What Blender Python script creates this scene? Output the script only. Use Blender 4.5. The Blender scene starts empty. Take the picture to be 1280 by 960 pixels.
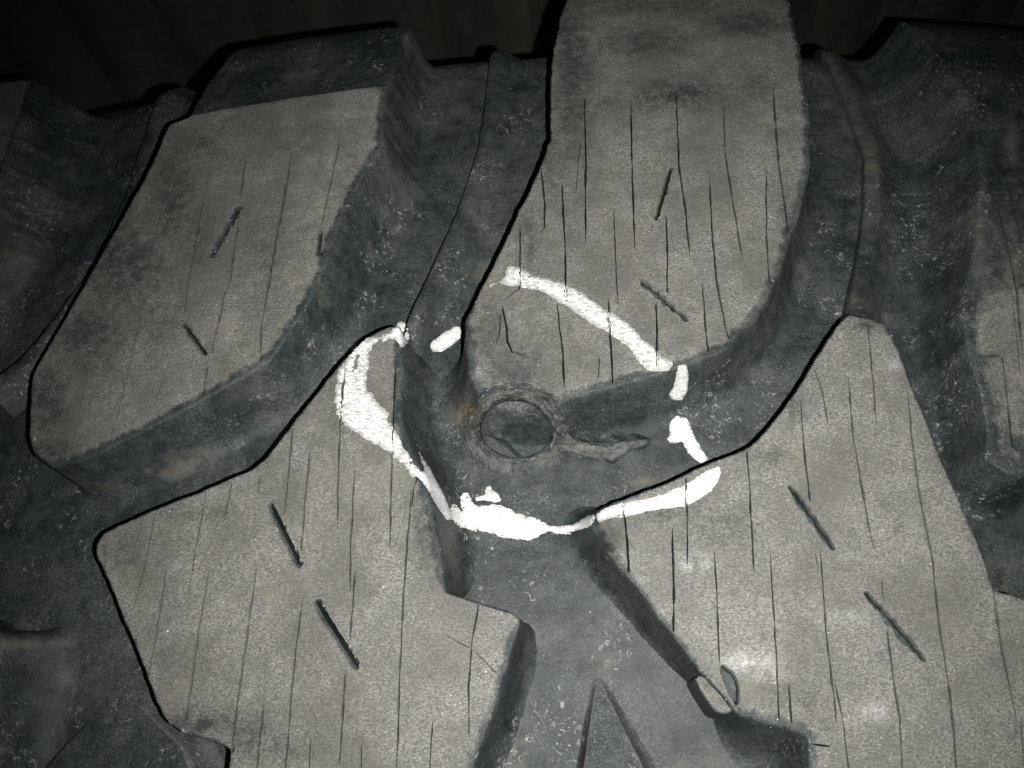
import bpy, math, random
import numpy as np
from mathutils import Matrix, Vector
from mathutils.geometry import delaunay_2d_cdt
from mathutils.bvhtree import BVHTree

random.seed(7); rng = np.random.default_rng(7)
scene = bpy.context.scene

# ------------------------------------------------------------------ camera
CAM_D, CAM_TILT, CAM_YAW, CAM_ROLL, HFOV = 0.62, 25.0, 6.0, 2.0, 54.0
PW, PH = 1280.0, 960.0
FPX = PW / 2 / math.tan(math.radians(HFOV) / 2)
_a, _b, _r = (math.radians(v) for v in (CAM_TILT, CAM_YAW, CAM_ROLL))
CDIR = np.array([math.sin(_b), -math.sin(_a) * math.cos(_b), math.cos(_a) * math.cos(_b)])
CPOS = CAM_D * CDIR
CFWD = -CDIR
_rt = np.cross(CFWD, np.array([0, 1.0, 0])); _rt /= np.linalg.norm(_rt)
_up = np.cross(_rt, CFWD)
CRT = _rt * math.cos(_r) + _up * math.sin(_r)
CUP = -_rt * math.sin(_r) + _up * math.cos(_r)
cam_data = bpy.data.cameras.new('camera')
cam_data.sensor_fit = 'HORIZONTAL'; cam_data.angle = math.radians(HFOV)
cam_data.clip_start = 0.01; cam_data.clip_end = 50
cam = bpy.data.objects.new('camera', cam_data)
cam.matrix_world = Matrix(((CRT[0], CUP[0], -CFWD[0], CPOS[0]), (CRT[1], CUP[1], -CFWD[1], CPOS[1]),
                           (CRT[2], CUP[2], -CFWD[2], CPOS[2]), (0, 0, 0, 1)))
scene.collection.objects.link(cam); scene.camera = cam

# ------------------------------------------------------------------ world and the camera's flash
world = bpy.data.worlds.new('World'); scene.world = world; world.use_nodes = True
world.node_tree.nodes['Background'].inputs[0].default_value = (0.75, 0.9, 1.0, 1)
world.node_tree.nodes['Background'].inputs[1].default_value = 0.012
fl = bpy.data.lights.new('flash', 'SPOT')
fl.energy = 46.0; fl.color = (1.0, 0.99, 0.97); fl.shadow_soft_size = 0.003
fl.spot_size = math.radians(80); fl.spot_blend = 1.0
flo = bpy.data.objects.new('flash', fl); scene.collection.objects.link(flo)
FPOS = CPOS + CRT * 0.037 - CUP * 0.014
FAIM = np.array([0.035, -0.045, 0.0])
flo.location = FPOS
flo.rotation_euler = Vector(FAIM - FPOS).to_track_quat('-Z', 'Y').to_euler()
vs = scene.view_settings
vs.view_transform = 'Standard'; vs.look = 'None'; vs.exposure = 0.0; vs.gamma = 1.0
vs.use_curve_mapping = False

# ------------------------------------------------------------------ tyre geometry: (x, s, h) <-> world
# x = metres round the tread, s = metres across it, h = height above the worn tread surface
TR, TC, S1, RS = 2.0, 2.0, 0.335, 0.10
PH1 = S1 / TC
PHM = math.radians(100)
SCY = (TC - RS) * math.sin(PH1); SCZ = (TC - RS) * math.cos(PH1) - TC

def P(x, s, h):
    x, s, h = np.broadcast_arrays(np.asarray(x, float), np.asarray(s, float), np.asarray(h, float))
    ph = np.where(s <= S1, s / TC, PH1 + (s - S1) / RS)
    over = np.maximum(ph - PHM, 0) * RS; ph = np.minimum(ph, PHM)
    y = np.where(s <= S1, (TC + h) * np.sin(ph), SCY + (RS + h) * np.sin(ph)) + over * np.cos(ph)
    z = np.where(s <= S1, (TC + h) * np.cos(ph) - TC, SCZ + (RS + h) * np.cos(ph)) - over * np.sin(ph)
    th = x / TR
    return np.stack([(TR + z) * np.sin(th), y, (TR + z) * np.cos(th) - TR], -1)

def inv(p):
    X, Y, Z = p[..., 0], p[..., 1], p[..., 2]
    rr = np.hypot(X, Z + TR); x = np.arctan2(X, Z + TR) * TR; z = rr - TR
    ph = np.arctan2(Y, z + TC); h = np.hypot(Y, z + TC) - TC; s = ph * TC
    ph2 = np.arctan2(Y - SCY, z - SCZ); h2 = np.hypot(Y - SCY, z - SCZ) - RS
    s2 = S1 + (ph2 - PH1) * RS
    sh = ph > PH1
    return x, np.where(sh, s2, s), np.where(sh, h2, h)

def rays(px):
    px = np.asarray(px, float)
    d = CFWD + CRT * ((px[..., 0:1] - PW / 2) / FPX) - CUP * ((px[..., 1:2] - PH / 2) / FPX)
    return d / np.linalg.norm(d, axis=-1, keepdims=True)

def proj(p):
    q = p - CPOS; z = q @ CFWD
    return np.stack([PW / 2 + FPX * (q @ CRT) / z, PH / 2 - FPX * (q @ CUP) / z], -1)

TT = np.linspace(0.35, 1.3, 1400)
def pix2xs(px, hfun):
    """(x, s) where the line of sight through each traced point meets the surface h = hfun(x, s)"""
    px = np.asarray(px, float).reshape(-1, 2)
    out = np.zeros((len(px), 2))
    D = rays(px)
    for i, d in enumerate(D):
        pts = CPOS + TT[:, None] * d
        x, s, h = inv(pts)
        g = h - hfun(x, s)
        neg = np.nonzero(g < 0)[0]
        if len(neg) and neg[0] > 0:
            k = neg[0]; f = g[k - 1] / (g[k - 1] - g[k])
            out[i] = x[k - 1] + f * (x[k] - x[k - 1]), s[k - 1] + f * (s[k] - s[k - 1])
        else:
            k = g.argmin(); out[i] = x[k], s[k]
    return out

# vectorised value noise
def _hash(ix, iy, iz):
    n = (ix.astype(np.int64) * 374761393 + iy.astype(np.int64) * 668265263 + iz.astype(np.int64) * 2147483647) & 0x7fffffff
    n = (n ^ (n >> 13)) * 1274126177 & 0x7fffffff
    return ((n ^ (n >> 16)) & 0xffff) / 65535.0 * 2 - 1
def vnoise(x, y, z=0.0):
    x, y, z = np.broadcast_arrays(np.asarray(x, float), np.asarray(y, float), np.asarray(z, float))
    ix, iy, iz = np.floor(x), np.floor(y), np.floor(z)
    fx, fy, fz = x - ix, y - iy, z - iz
    fx, fy, fz = (f * f * (3 - 2 * f) for f in (fx, fy, fz))
    r = 0
    for a in (0, 1):
        for b in (0, 1):
            for c in (0, 1):
                r = r + _hash(ix + a, iy + b, iz + c) * (fx if a else 1 - fx) * (fy if b else 1 - fy) * (fz if c else 1 - fz)
    return r
def fbm(x, y, z=0.0, oct=3):
    r = 0; a = 1.0
    for k in range(oct):
        r = r + a * vnoise(x * 2 ** k + 17 * k, y * 2 ** k - 9 * k, np.asarray(z) * 2 ** k + 5 * k); a *= 0.5
    return r
def sstep(a, b, v):
    t = np.clip((v - a) / (b - a), 0, 1); return t * t * (3 - 2 * t)

def h_floor(x, s):
    return -(0.044 + 0.012 * sstep(0.08, 0.35, s)) + 0.0012 * fbm(x * 22, s * 22, 3.3, 3)

# ------------------------------------------------------------------ materials
def nodes(name):
    m = bpy.data.materials.new(name); m.use_nodes = True
    nt = m.node_tree
    return m, nt, nt.nodes['Principled BSDF']
class NB:
    def __init__(s, nt): s.nt = nt
    def n(s, t, **kw):
        o = s.nt.nodes.new(t)
        for k, v in kw.items(): setattr(o, k, v)
        return o
    def link(s, a, b): s.nt.links.new(a, b)
    def coords(s, scale=(1, 1, 1), rot=(0, 0, 0)):
        tc = s.n('ShaderNodeTexCoord'); mp = s.n('ShaderNodeMapping')
        mp.inputs['Scale'].default_value = scale; mp.inputs['Rotation'].default_value = rot
        s.link(tc.outputs['Object'], mp.inputs['Vector']); return mp.outputs['Vector']
    def noise(s, vec, scale, detail=4, rough=0.55, dist=0.0):
        o = s.n('ShaderNodeTexNoise'); s.link(vec, o.inputs['Vector'])
        o.inputs['Scale'].default_value = scale; o.inputs['Detail'].default_value = detail
        o.inputs['Roughness'].default_value = rough; o.inputs['Distortion'].default_value = dist
        return o.outputs['Fac']
    def ramp(s, fac, stops):
        o = s.n('ShaderNodeValToRGB'); s.link(fac, o.inputs['Fac'])
        e = o.color_ramp.elements
        while len(e) < len(stops): e.new(0.5)
        for k, (p, c) in enumerate(stops):
            e[k].position = p; e[k].color = (c, c, c, 1) if not hasattr(c, '__len__') else tuple(c) + (1,)
        return o.outputs['Color']
    def math(s, op, a, b=None, clamp=False):
        o = s.n('ShaderNodeMath', operation=op, use_clamp=clamp)
        for i, v in enumerate((a, b)):
            if v is None: continue
            if isinstance(v, (int, float)): o.inputs[i].default_value = v
            else: s.link(v, o.inputs[i])
        return o.outputs[0]
    def mix(s, fac, a, b):
        o = s.n('ShaderNodeMix', data_type='RGBA')
        for i, v in ((0, fac), (6, a), (7, b)):
            if isinstance(v, (int, float)): o.inputs[i].default_value = v
            elif hasattr(v, '__len__'): o.inputs[i].default_value = tuple(v) + (1,)
            else: s.link(v, o.inputs[i])
        return o.outputs[2]
    def attr(s, name):
        o = s.n('ShaderNodeAttribute', attribute_name=name); return o.outputs['Fac']
    def bump(s, height, dist, strength=1.0, normal=None):
        o = s.n('ShaderNodeBump'); o.inputs['Distance'].default_value = dist; o.inputs['Strength'].default_value = strength
        s.link(height, o.inputs['Height'])
        if normal is not None: s.link(normal, o.inputs['Normal'])
        return o.outputs['Normal']

def rubber_material():
    m, nt, bs = nodes('tread_rubber'); b = NB(nt)
    v = b.coords(); vx = b.coords((0.6, 1, 1))
    wear = b.attr('wear'); stain = b.attr('stain'); dust = b.attr('dust')
    # --- dark unworn rubber with a film of dust, olive soil patches and pale curly scuffs
    big = b.noise(v, 18, 4, 0.65); mid = b.noise(v, 90, 6, 0.75); fine = b.noise(v, 700, 3, 0.7)
    dk = b.mix(b.ramp(mid, [(0.40, 0.0), (0.64, 1.0)]), (0.0070, 0.0112, 0.0122), (0.0225, 0.0305, 0.0320))
    dk = b.mix(b.math('MULTIPLY', b.ramp(big, [(0.44, 0.0), (0.62, 1.0)]), b.ramp(mid, [(0.3, 0.15), (0.7, 0.9)])), dk, (0.038, 0.043, 0.042))
    soil = b.noise(b.coords((1, 1, 1), (0.4, 0.9, 0.2)), 24, 5, 0.6)
    dk = b.mix(b.math('MULTIPLY', b.ramp(soil, [(0.60, 0.0), (0.72, 1.0)]), 0.5), dk, (0.105, 0.098, 0.072))
    dk = b.mix(b.math('MULTIPLY', b.ramp(fine, [(0.52, 0.0), (0.62, 1.0)]), b.ramp(big, [(0.40, 0.05), (0.60, 0.65)])), dk, (0.095, 0.102, 0.096))
    sc = b.noise(v, 95, 2, 0.6, 1.6)
    band = b.ramp(sc, [(0.475, 0.0), (0.5, 1.0), (0.525, 0.0)])
    zone = b.ramp(b.noise(b.coords((1, 1, 1), (0.2, 0.1, 0.7)), 26, 3, 0.6), [(0.52, 0.0), (0.60, 1.0)])
    brk = b.ramp(b.noise(v, 240, 2, 0.5), [(0.49, 0.0), (0.60, 1.0)])
    scuff = b.math('MULTIPLY', b.math('MULTIPLY', band, zone), brk)
    dk = b.mix(b.math('MULTIPLY', scuff, 0.85), dk, (0.30, 0.30, 0.275))
    dust_m = b.math('MULTIPLY', dust, b.ramp(mid, [(0.25, 0.35), (0.65, 1.0)]), clamp=True)
    dk = b.mix(dust_m, dk, (0.112, 0.107, 0.092))
    dk = b.mix(b.math('MULTIPLY', b.attr('soil'), b.ramp(mid, [(0.3, 0.4), (0.6, 1.0)]), clamp=True), dk, (0.125, 0.098, 0.058))
    # --- worn, dusty contact face
    g1 = b.noise(vx, 900, 4, 0.78); g2 = b.noise(v, 46, 5, 0.65); g3 = b.noise(vx, 1100, 2, 0.6); g4 = b.noise(v, 150, 4, 0.6)
    wr = b.mix(b.ramp(g1, [(0.40, 0.0), (0.59, 1.0)]), (0.066, 0.0645, 0.057), (0.186, 0.182, 0.162))
    wr = b.mix(b.math('MULTIPLY', b.ramp(g2, [(0.40, 1.0), (0.56, 0.0)]), 0.48), wr, (0.080, 0.080, 0.074))
    wr = b.mix(b.math('MULTIPLY', b.ramp(g4, [(0.36, 1.0), (0.47, 0.0)]), 0.35), wr, (0.065, 0.065, 0.060))
    wr = b.mix(b.math('MULTIPLY', b.ramp(g3, [(0.58, 0.0), (0.68, 1.0)]), 0.5), wr, (0.34, 0.33, 0.29))
    vo = b.n('ShaderNodeTexVoronoi'); b.link(v, vo.inputs['Vector']); vo.inputs['Scale'].default_value = 260
    fl_ = b.math('MULTIPLY', b.ramp(vo.outputs['Distance'], [(0.06, 1.0), (0.14, 0.0)]), b.ramp(g2, [(0.55, 0.0), (0.62, 1.0)]))
    wr = b.mix(fl_, wr, (0.55, 0.53, 0.48))
    yel = b.ramp(soil, [(0.54, 0.0), (0.66, 1.0)])
    wr = b.mix(b.math('MULTIPLY', yel, 0.16), wr, (0.23, 0.21, 0.155))
    drag = b.noise(b.coords((0.12, 1, 1), (0, 0, 0.18)), 300, 3, 0.7)
    wr = b.mix(b.math('MULTIPLY', b.ramp(drag, [(0.58, 0.0), (0.70, 1.0)]), 0.10), wr, (0.25, 0.245, 0.22))
    wr = b.mix(b.math('MULTIPLY', b.ramp(big, [(0.40, 1.0), (0.58, 0.0)]), 0.55), wr, (0.068, 0.066, 0.057))
    st = b.math('MULTIPLY', b.math('MULTIPLY', stain, 1.5), b.ramp(b.math('ADD', b.math('MULTIPLY', g4, 0.5), b.math('MULTIPLY', g1, 0.5)), [(0.40, 1.0), (0.60, 0.30)]), clamp=True)
    wr = b.mix(st, wr, (0.030, 0.032, 0.030))
    wr = b.mix(b.math('MULTIPLY', b.attr('pale'), b.ramp(g1, [(0.40, 0.25), (0.60, 1.0)]), clamp=True), wr, (0.38, 0.38, 0.365))
    # --- blend with a ragged edge
    jag = b.math('ADD', wear, b.math('MULTIPLY', b.math('SUBTRACT', b.math('ADD', b.math('MULTIPLY', g4, 0.55), b.math('MULTIPLY', g1, 0.45)), 0.5), 1.0))
    mask = b.ramp(jag, [(0.34, 0.0), (0.62, 1.0)])
    col = b.mix(mask, dk, wr)
    b.link(col, bs.inputs['Base Color'])
    rr = b.math('ADD', b.math('MULTIPLY', mask, 0.27), b.math('ADD', 0.46, b.math('MULTIPLY', mid, 0.22)))
    b.link(rr, bs.inputs['Roughness'])
    bs.inputs['Specular IOR Level'].default_value = 0.30
    hgt = b.math('ADD', b.math('MULTIPLY', g1, b.math('ADD', b.math('MULTIPLY', wear, 0.5), 0.2)), b.math('MULTIPLY', mid, 1.3))
    b.link(b.bump(hgt, 0.0011, 0.85), bs.inputs['Normal'])
    return m

def paint_material():
    m, nt, bs = nodes('white_marking_paint'); b = NB(nt)
    v = b.coords((0.35, 1, 1)); thin = b.attr('thin')
    g = b.noise(v, 800, 4, 0.8); g2 = b.noise(v, 120, 4, 0.6)
    t = b.math('ADD', b.math('MULTIPLY', thin, 0.36), b.math('MULTIPLY', b.math('SUBTRACT', g2, 0.5), 0.25))
    k = b.ramp(b.math('ADD', b.math('SUBTRACT', b.math('MULTIPLY', g, 1.7), 0.35), t), [(0.58, 0.0), (0.74, 1.0)])
    c = b.mix(b.ramp(g2, [(0.3, 0.0), (0.7, 1.0)]), (0.46, 0.46, 0.447), (0.62, 0.62, 0.61))
    c = b.mix(b.math('MULTIPLY', k, 0.85), c, (0.19, 0.185, 0.165))
    b.link(c, bs.inputs['Base Color']); bs.inputs['Roughness'].default_value = 0.75
    b.link(b.bump(g, 0.0005, 0.6), bs.inputs['Normal'])
    return m

def grit_material():
    m, nt, bs = nodes('pale_grit'); b = NB(nt)
    c = b.ramp(b.noise(b.coords(), 60, 2), [(0.35, (0.30, 0.27, 0.2)), (0.6, (0.72, 0.70, 0.64))])
    b.link(c, bs.inputs['Base Color']); bs.inputs['Roughness'].default_value = 0.8
    return m

def wall_material():
    m, nt, bs = nodes('dirty_sheet_metal'); b = NB(nt)
    v = b.coords((1, 1, 0.35))
    c = b.mix(b.ramp(b.noise(v, 9, 6, 0.65), [(0.35, 0.0), (0.7, 1.0)]), (0.007, 0.007, 0.005), (0.030, 0.0295, 0.021))
    c = b.mix(b.math('MULTIPLY', b.ramp(b.noise(b.coords(), 30, 5, 0.7), [(0.5, 0.0), (0.75, 1.0)]), 0.5), c, (0.034, 0.031, 0.022))
    b.link(c, bs.inputs['Base Color']); bs.inputs['Roughness'].default_value = 0.7
    b.link(b.bump(b.noise(v, 40, 5, 0.6), 0.003, 0.6), bs.inputs['Normal'])
    return m

RUB, PAINT, GRIT, WALL = rubber_material(), paint_material(), grit_material(), wall_material()

# ------------------------------------------------------------------ scene helpers
def mesh_obj(name, verts, faces, mat, parent=None, attrs=None, sharp=40, label=None):
    me = bpy.data.meshes.new(name)
    me.from_pydata([tuple(v) for v in np.asarray(verts, float)], [], faces)
    for k, a in (attrs or {}).items():
        at = me.attributes.new(k, 'FLOAT', 'POINT'); at.data.foreach_set('value', np.asarray(a, np.float32))
    me.materials.append(mat); me.validate(); me.update()
    me.shade_smooth()
    if sharp: me.set_sharp_from_angle(angle=math.radians(sharp))
    o = bpy.data.objects.new(name, me); scene.collection.objects.link(o)
    if parent is not None: o.parent = parent
    if label: o['label'] = label
    return o

tyre = bpy.data.objects.new('tyre', None); scene.collection.objects.link(tyre)
tyre['label'] = 'worn black rubber tyre with chunky cracked lugs and a painted white ring'
tyre['category'] = 'tyre'

BV, BF = [], []          # everything the paint and grit lie on
def solid(V, F):
    n = sum(len(v) for v in BV); BV.append(np.asarray(V)); BF.extend([tuple(i + n for i in f) for f in F])

BLOBS = [(500, 210, 22, 110, .35), (555, 130, 40, 50, .2), (620, 300, 60, 80, .12), (25, 320, 45, 24, .45), (95, 355, 36, 18, .3), (320, 490, 45, 14, .45), (245, 575, 40, 14, .3),
         (45, 805, 50, 7, .9), (80, 850, 40, 60, .3), (160, 815, 25, 20, .4), (640, 585, 60, 18, .5), (700, 592, 60, 18, .3), (583, 517, 15, 16, 1.0), (690, 740, 60, 50, .2), (620, 730, 40, 50, .25),
         (720, 790, 90, 40, .25), (960, 370, 20, 60, .5), (1000, 280, 12, 60, .5), (900, 460, 60, 16, .3), (1060, 150, 30, 60, .25), (1088, 220, 16, 60, .35), (1225, 300, 9, 60, .8), (1262, 330, 12, 60, .6),
         (1264, 190, 9, 40, .8), (930, 940, 50, 20, .35), (860, 905, 30, 18, .2), (760, 720, 70, 50, .2), (660, 830, 12, 70, .4), (560, 690, 16, 50, .35), (855, 600, 20, 8, .3), (800, 600, 20, 6, .5)]
def blob_dust(V):
    pj = proj(V); d = np.zeros(len(V))
    for (cx, cy, rx, ry, a) in BLOBS:
        d = np.maximum(d, a * np.exp(-(((pj[:, 0] - cx) / rx) ** 2 + ((pj[:, 1] - cy) / ry) ** 2)))
    return np.clip(d * (0.75 + 0.7 * fbm(V[:, 0] * 140, V[:, 1] * 140, V[:, 2] * 140, 3)), 0, 1)

SOIL = [(584, 516, 13, 15, 1.0), (800, 602, 18, 4, .7), (30, 806, 40, 5, .5), (20, 322, 30, 14, .2), (1090, 200, 8, 24, .4)]
def blob_soil(V):
    pj = proj(V); d = np.zeros(len(V))
    for (cx, cy, rx, ry, a) in SOIL:
        d = np.maximum(d, a * np.exp(-(((pj[:, 0] - cx) / rx) ** 2 + ((pj[:, 1] - cy) / ry) ** 2)))
    return np.clip(d * (0.7 + 0.9 * fbm(V[:, 0] * 200, V[:, 1] * 200, V[:, 2] * 200, 3)), 0, 1)

PALE = [(866, 702, 16, 10, 1.0), (880, 710, 14, 8, .6), (935, 828, 30, 12, .9), (955, 842, 20, 8, .6), (1095, 890, 24, 12, .45), (1062, 770, 18, 10, .5), (1120, 455, 12, 8, .4), (216, 710, 10, 6, .5), (940, 200, 30, 30, .15), (440, 140, 40, 40, .25), (400, 200, 40, 50, .2)]
def blob_pale(pj):
    d = np.zeros(len(pj))
    for (cx, cy, rx, ry, a) in PALE:
        d = np.maximum(d, a * np.exp(-(((pj[:, 0] - cx) / rx) ** 2 + ((pj[:, 1] - cy) / ry) ** 2)))
    return np.clip(d * (0.8 + 0.8 * fbm(pj[:, 0] * .07, pj[:, 1] * .07, 3, 3)), 0, 1)

# ------------------------------------------------------------------ carcass: the groove floor and the side wall
xs = np.arange(-0.60, 0.601, 0.0035); ss = np.concatenate([np.arange(-0.42, 0.36, 0.0035), np.arange(0.36, 0.80, 0.006)])
X, S = np.meshgrid(xs, ss, indexing='ij')
HF = h_floor(X, S)
V = P(X, S, HF).reshape(-1, 3); nx, ns = X.shape
F = [(i * ns + j, (i + 1) * ns + j, (i + 1) * ns + j + 1, i * ns + j + 1) for i in range(nx - 1) for j in range(ns - 1)]
fdust = np.clip(0.15 * fbm(X * 9, S * 9, 1.0, 3), 0, 1).reshape(-1) + blob_dust(V)
mesh_obj('carcass', V, F, RUB, tyre, {'wear': np.zeros(len(V)), 'stain': np.zeros(len(V)), 'dust': fdust, 'soil': blob_soil(V)}, sharp=0)
solid(V, F)

# ------------------------------------------------------------------ lugs
def resample(pts, step, closed=False):
    pts = np.asarray(pts, float)
    if closed: pts = np.vstack([pts, pts[:1]])
    seg = np.hypot(*np.diff(pts[:, :2], axis=0).T); L = np.concatenate([[0], np.cumsum(seg)])
    n = max(2, int(round(L[-1] / step)) + (0 if closed else 1))
    t = np.linspace(0, L[-1], n + 1)[:-1] if closed else np.linspace(0, L[-1], n)
    return np.stack([np.interp(t, L, pts[:, k]) for k in range(pts.shape[1])], 1)

def gsmooth(a, sig):
    n = len(a); k = int(3 * sig) + 1
    w = np.exp(-0.5 * (np.arange(-k, k + 1) / sig) ** 2); w /= w.sum()
    return sum(w[i] * np.roll(a, i - k, axis=0) for i in range(2 * k + 1))

def inside(poly, pts):
    x, y = pts[:, 0], pts[:, 1]; r = np.zeros(len(pts), bool); n = len(poly)
    for i in range(n):
        x1, y1 = poly[i]; x2, y2 = poly[(i + 1) % n]
        c = (y1 > y) != (y2 > y)
        with np.errstate(divide='ignore', invalid='ignore'):
            r ^= c & (x < (x2 - x1) * (y - y1) / (y2 - y1 + 1e-30) + x1)
    return r

def mindist(pts, ref):
    out = np.empty(len(pts)); idx = np.empty(len(pts), int)
    for k in range(0, len(pts), 2000):
        d = np.hypot(pts[k:k + 2000, None, 0] - ref[None, :, 0], pts[k:k + 2000, None, 1] - ref[None, :, 1])
        idx[k:k + 2000] = d.argmin(1); out[k:k + 2000] = d.min(1)
    return out, idx

def crack_lines(poly_mm, hw, seed, step=1.5):
    c = resample(poly_mm, step); n = len(c)
    if n < 4: c = resample(poly_mm, step / 3); n = len(c)
    t = np.linspace(0, 1, n); d = np.gradient(c, axis=0); d /= np.linalg.norm(d, axis=1, keepdims=True) + 1e-9
    nr = np.stack([-d[:, 1], d[:, 0]], 1)
    c = c + nr * (0.24 * fbm(t * n * 0.16, seed * 7.7, 0, 3) * np.minimum(1, np.minimum(t, 1 - t) * 12))[:, None]
    tap = np.clip(np.minimum(t, 1 - t) / 0.14, 0, 1) ** 0.6
    w = hw * tap * (0.85 + 0.40 * fbm(t * n * 0.22, seed * 3.1, 5, 2)); w = np.maximum(w, 0.12)
    return c, nr, w

def make_lug(outline, hfun, cracks=(), slots=(), stains=(), grid=2.0, far=(), label=None, name='tread_lug',
             wear0=1.0, rough=0.5, sm=1.2, mat=None, basefun=h_floor, dustwall=0.0, dustbev=0.02, wearfun=None, holes=()):
    """outline: traced (px, py, wall outset in mm); far: extra (index, x, s, w) past the horizon"""
    o = [list(p) for p in outline]
    xsv = pix2xs([p[:2] for p in o], hfun) * 1000.0
    pts = [(xsv[i, 0], xsv[i, 1], o[i][2]) for i in range(len(o))]
    for (i, dx, s_abs, w) in sorted(far, reverse=True):
        pts.insert(i + 1, (xsv[i, 0] + dx, s_abs * 1000, w))
    ar = np.array(pts)
    area = 0.5 * np.sum(ar[:, 0] * np.roll(ar[:, 1], -1) - np.roll(ar[:, 0], -1) * ar[:, 1])
    if area < 0: ar = ar[::-1]
    R = resample(ar, 1.6, True)
    R[:, :2] = gsmooth(R[:, :2], sm); R[:, 2] = gsmooth(R[:, 2], 3.0)
    d = np.roll(R[:, :2], -1, 0) - np.roll(R[:, :2], 1, 0); d /= np.linalg.norm(d, axis=1, keepdims=True) + 1e-9
    N = np.stack([d[:, 1], -d[:, 0]], 1); N = gsmooth(N, 2.0); N /= np.linalg.norm(N, axis=1, keepdims=True) + 1e-9
    seed = float(R[0, 0])
    R[:, :2] += N * (rough * fbm(R[:, 0] * 0.16, R[:, 1] * 0.16, seed, 4) + rough * 1.3 * fbm(R[:, 0] * 0.045, R[:, 1] * 0.045, seed + 9, 2))[:, None]
    ring = R[:, :2]; w = R[:, 2]; n = len(ring)
    # ---- top face, triangulated round every crack and slot
    vin = [tuple(p) for p in ring]; kind = [0] * n; ein = [(i, (i + 1) % n) for i in range(n)]
    dep = [0.0] * n
    keep_away = []; voids = []
    def add(p, k, dp):
        vin.append((float(p[0]), float(p[1]))); kind.append(k); dep.append(dp); return len(vin) - 1
    slot_px = []
    for sl in slots:
        e = pix2xs(list(sl[0]), hfun) * 1000; slot_px.append((e[0], e[1], sl[1] * 1.5 + 0.8))
    def off_slots(c):
        ok = np.ones(len(c), bool)
        for e0, e1, ww in slot_px:
            dv = e1 - e0; t = np.clip(((c - e0) @ dv) / (dv @ dv), -0.02, 1.02)
            ok &= np.hypot(*(c - (e0 + t[:, None] * dv)).T) > ww
        return ok
    for ci, cr in enumerate(cracks):
        pl = cr[0]; hw = 1.7 * cr[1]; cd = cr[2] if len(cr) > 2 else 5.0
        pl = [tuple(p) for p in pl]
        if len(pl) > 2 and hw > 0.45:                                   # fine ends run a little further
            e0 = (pl[0][0] + 0.35 * (pl[0][0] - pl[1][0]), pl[0][1] + 0.35 * (pl[0][1] - pl[1][1])); e1 = (pl[-1][0] + 0.35 * (pl[-1][0] - pl[-2][0]), pl[-1][1] + 0.35 * (pl[-1][1] - pl[-2][1]))
            pl = [e0] + pl + [e1]
        c, nr, cw = crack_lines(pix2xs(pl, hfun) * 1000, hw, ci + seed)
        ok = inside(ring, c) & off_slots(c)
        if ok.sum() < 4: continue
        best = (0, 0); st0 = None
        for i in range(len(ok) + 1):
            if i < len(ok) and ok[i]:
                if st0 is None: st0 = i
            elif st0 is not None:
                if i - st0 > best[1] - best[0]: best = (st0, i)
                st0 = None
        if best[1] - best[0] < 4: continue
        runs = np.arange(*best); c, nr, cw = c[runs[0]:runs[-1] + 1], nr[runs[0]:runs[-1] + 1], cw[runs[0]:runs[-1] + 1]
        m = len(c)
        prev = None
        for i in range(m):
            if i in (0, m - 1):
                a = add(c[i], 1, 0.0); cur = (a, a, a)
            else:
                cur = (add(c[i] + nr[i] * cw[i], 1, 0.0), add(c[i], 2, cd * min(1.0, cw[i] / 0.3)), add(c[i] - nr[i] * cw[i], 1, 0.0))
            if prev is not None:
                for q in range(3):
                    if prev[q] != cur[q] and (prev[q], cur[q]) not in ein[-3:]: ein.append((prev[q], cur[q]))
            prev = cur
        keep_away.append(np.column_stack([c, cw + 0.9]))
    for si, sl in enumerate(slots):
        (a, bq), W, dp = (sl[0], sl[1], sl[2])
        skew = sl[3] if len(sl) > 3 else 0.0
        ends = pix2xs([a, bq], hfun) * 1000
        dd = ends[1] - ends[0]; L = np.linalg.norm(dd); dd /= L; nn = np.array([-dd[1], dd[0]])
        loops = []
        for fr, z_, off in (((1.0, 0.0, 0.0), (0.55, dp, 0.0)) if not skew else ((1.0, 0.0, 0.0), (0.45, 1.6, 0.5), (0.40, dp, 0.53))):
            lp = []
            m = max(6, int(L / 1.6))
            for side in (1, -1):
                for i in range(m + 1):
                    t = i / m if side == 1 else 1 - i / m
                    ww = W * fr * (0.45 + 0.55 * min(1, min(t, 1 - t) / 0.12) ** 0.5) * (1 + (0.28 if skew else 0.6) * float(fbm(t * L * 0.3, side * 3.0, si + seed, 2)))
                    tt = 0.5 + (t - 0.5) * (1.0 if fr == 1 else 0.94)
                    lp.append(ends[0] + dd * L * tt + nn * (side * ww + off * W))
            loops.append((lp, z_))
        voids.append(np.array(loops[0][0]))
        for lp, z_ in loops:
            ids = [add(p, 3 if z_ else 1, z_) for p in lp]
            ein += [(ids[i], ids[(i + 1) % len(ids)]) for i in range(len(ids))]
            keep_away.append(np.column_stack([np.array(lp), np.full(len(lp), 1.0 if not z_ else 0.6)]))
    for (hp, hd) in holes:
        q = resample(pix2xs(hp, hfun) * 1000, 1.2, True); cq = q.mean(0); voids.append(q)
        for fr, z_ in ((1.0, 0.0), (0.72, hd)):
            ids = [add(cq + (p - cq) * fr, 3 if z_ else 1, z_) for p in q]
            ein += [(ids[i], ids[(i + 1) % len(ids)]) for i in range(len(ids))]
            keep_away.append(np.column_stack([cq + (q - cq) * fr, np.full(len(q), 1.0)]))
    lo, hi = ring.min(0), ring.max(0)
    gx, gy = np.meshgrid(np.arange(lo[0], hi[0], grid), np.arange(lo[1], hi[1], grid)); g = np.column_stack([gx.ravel(), gy.ravel()])
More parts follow.
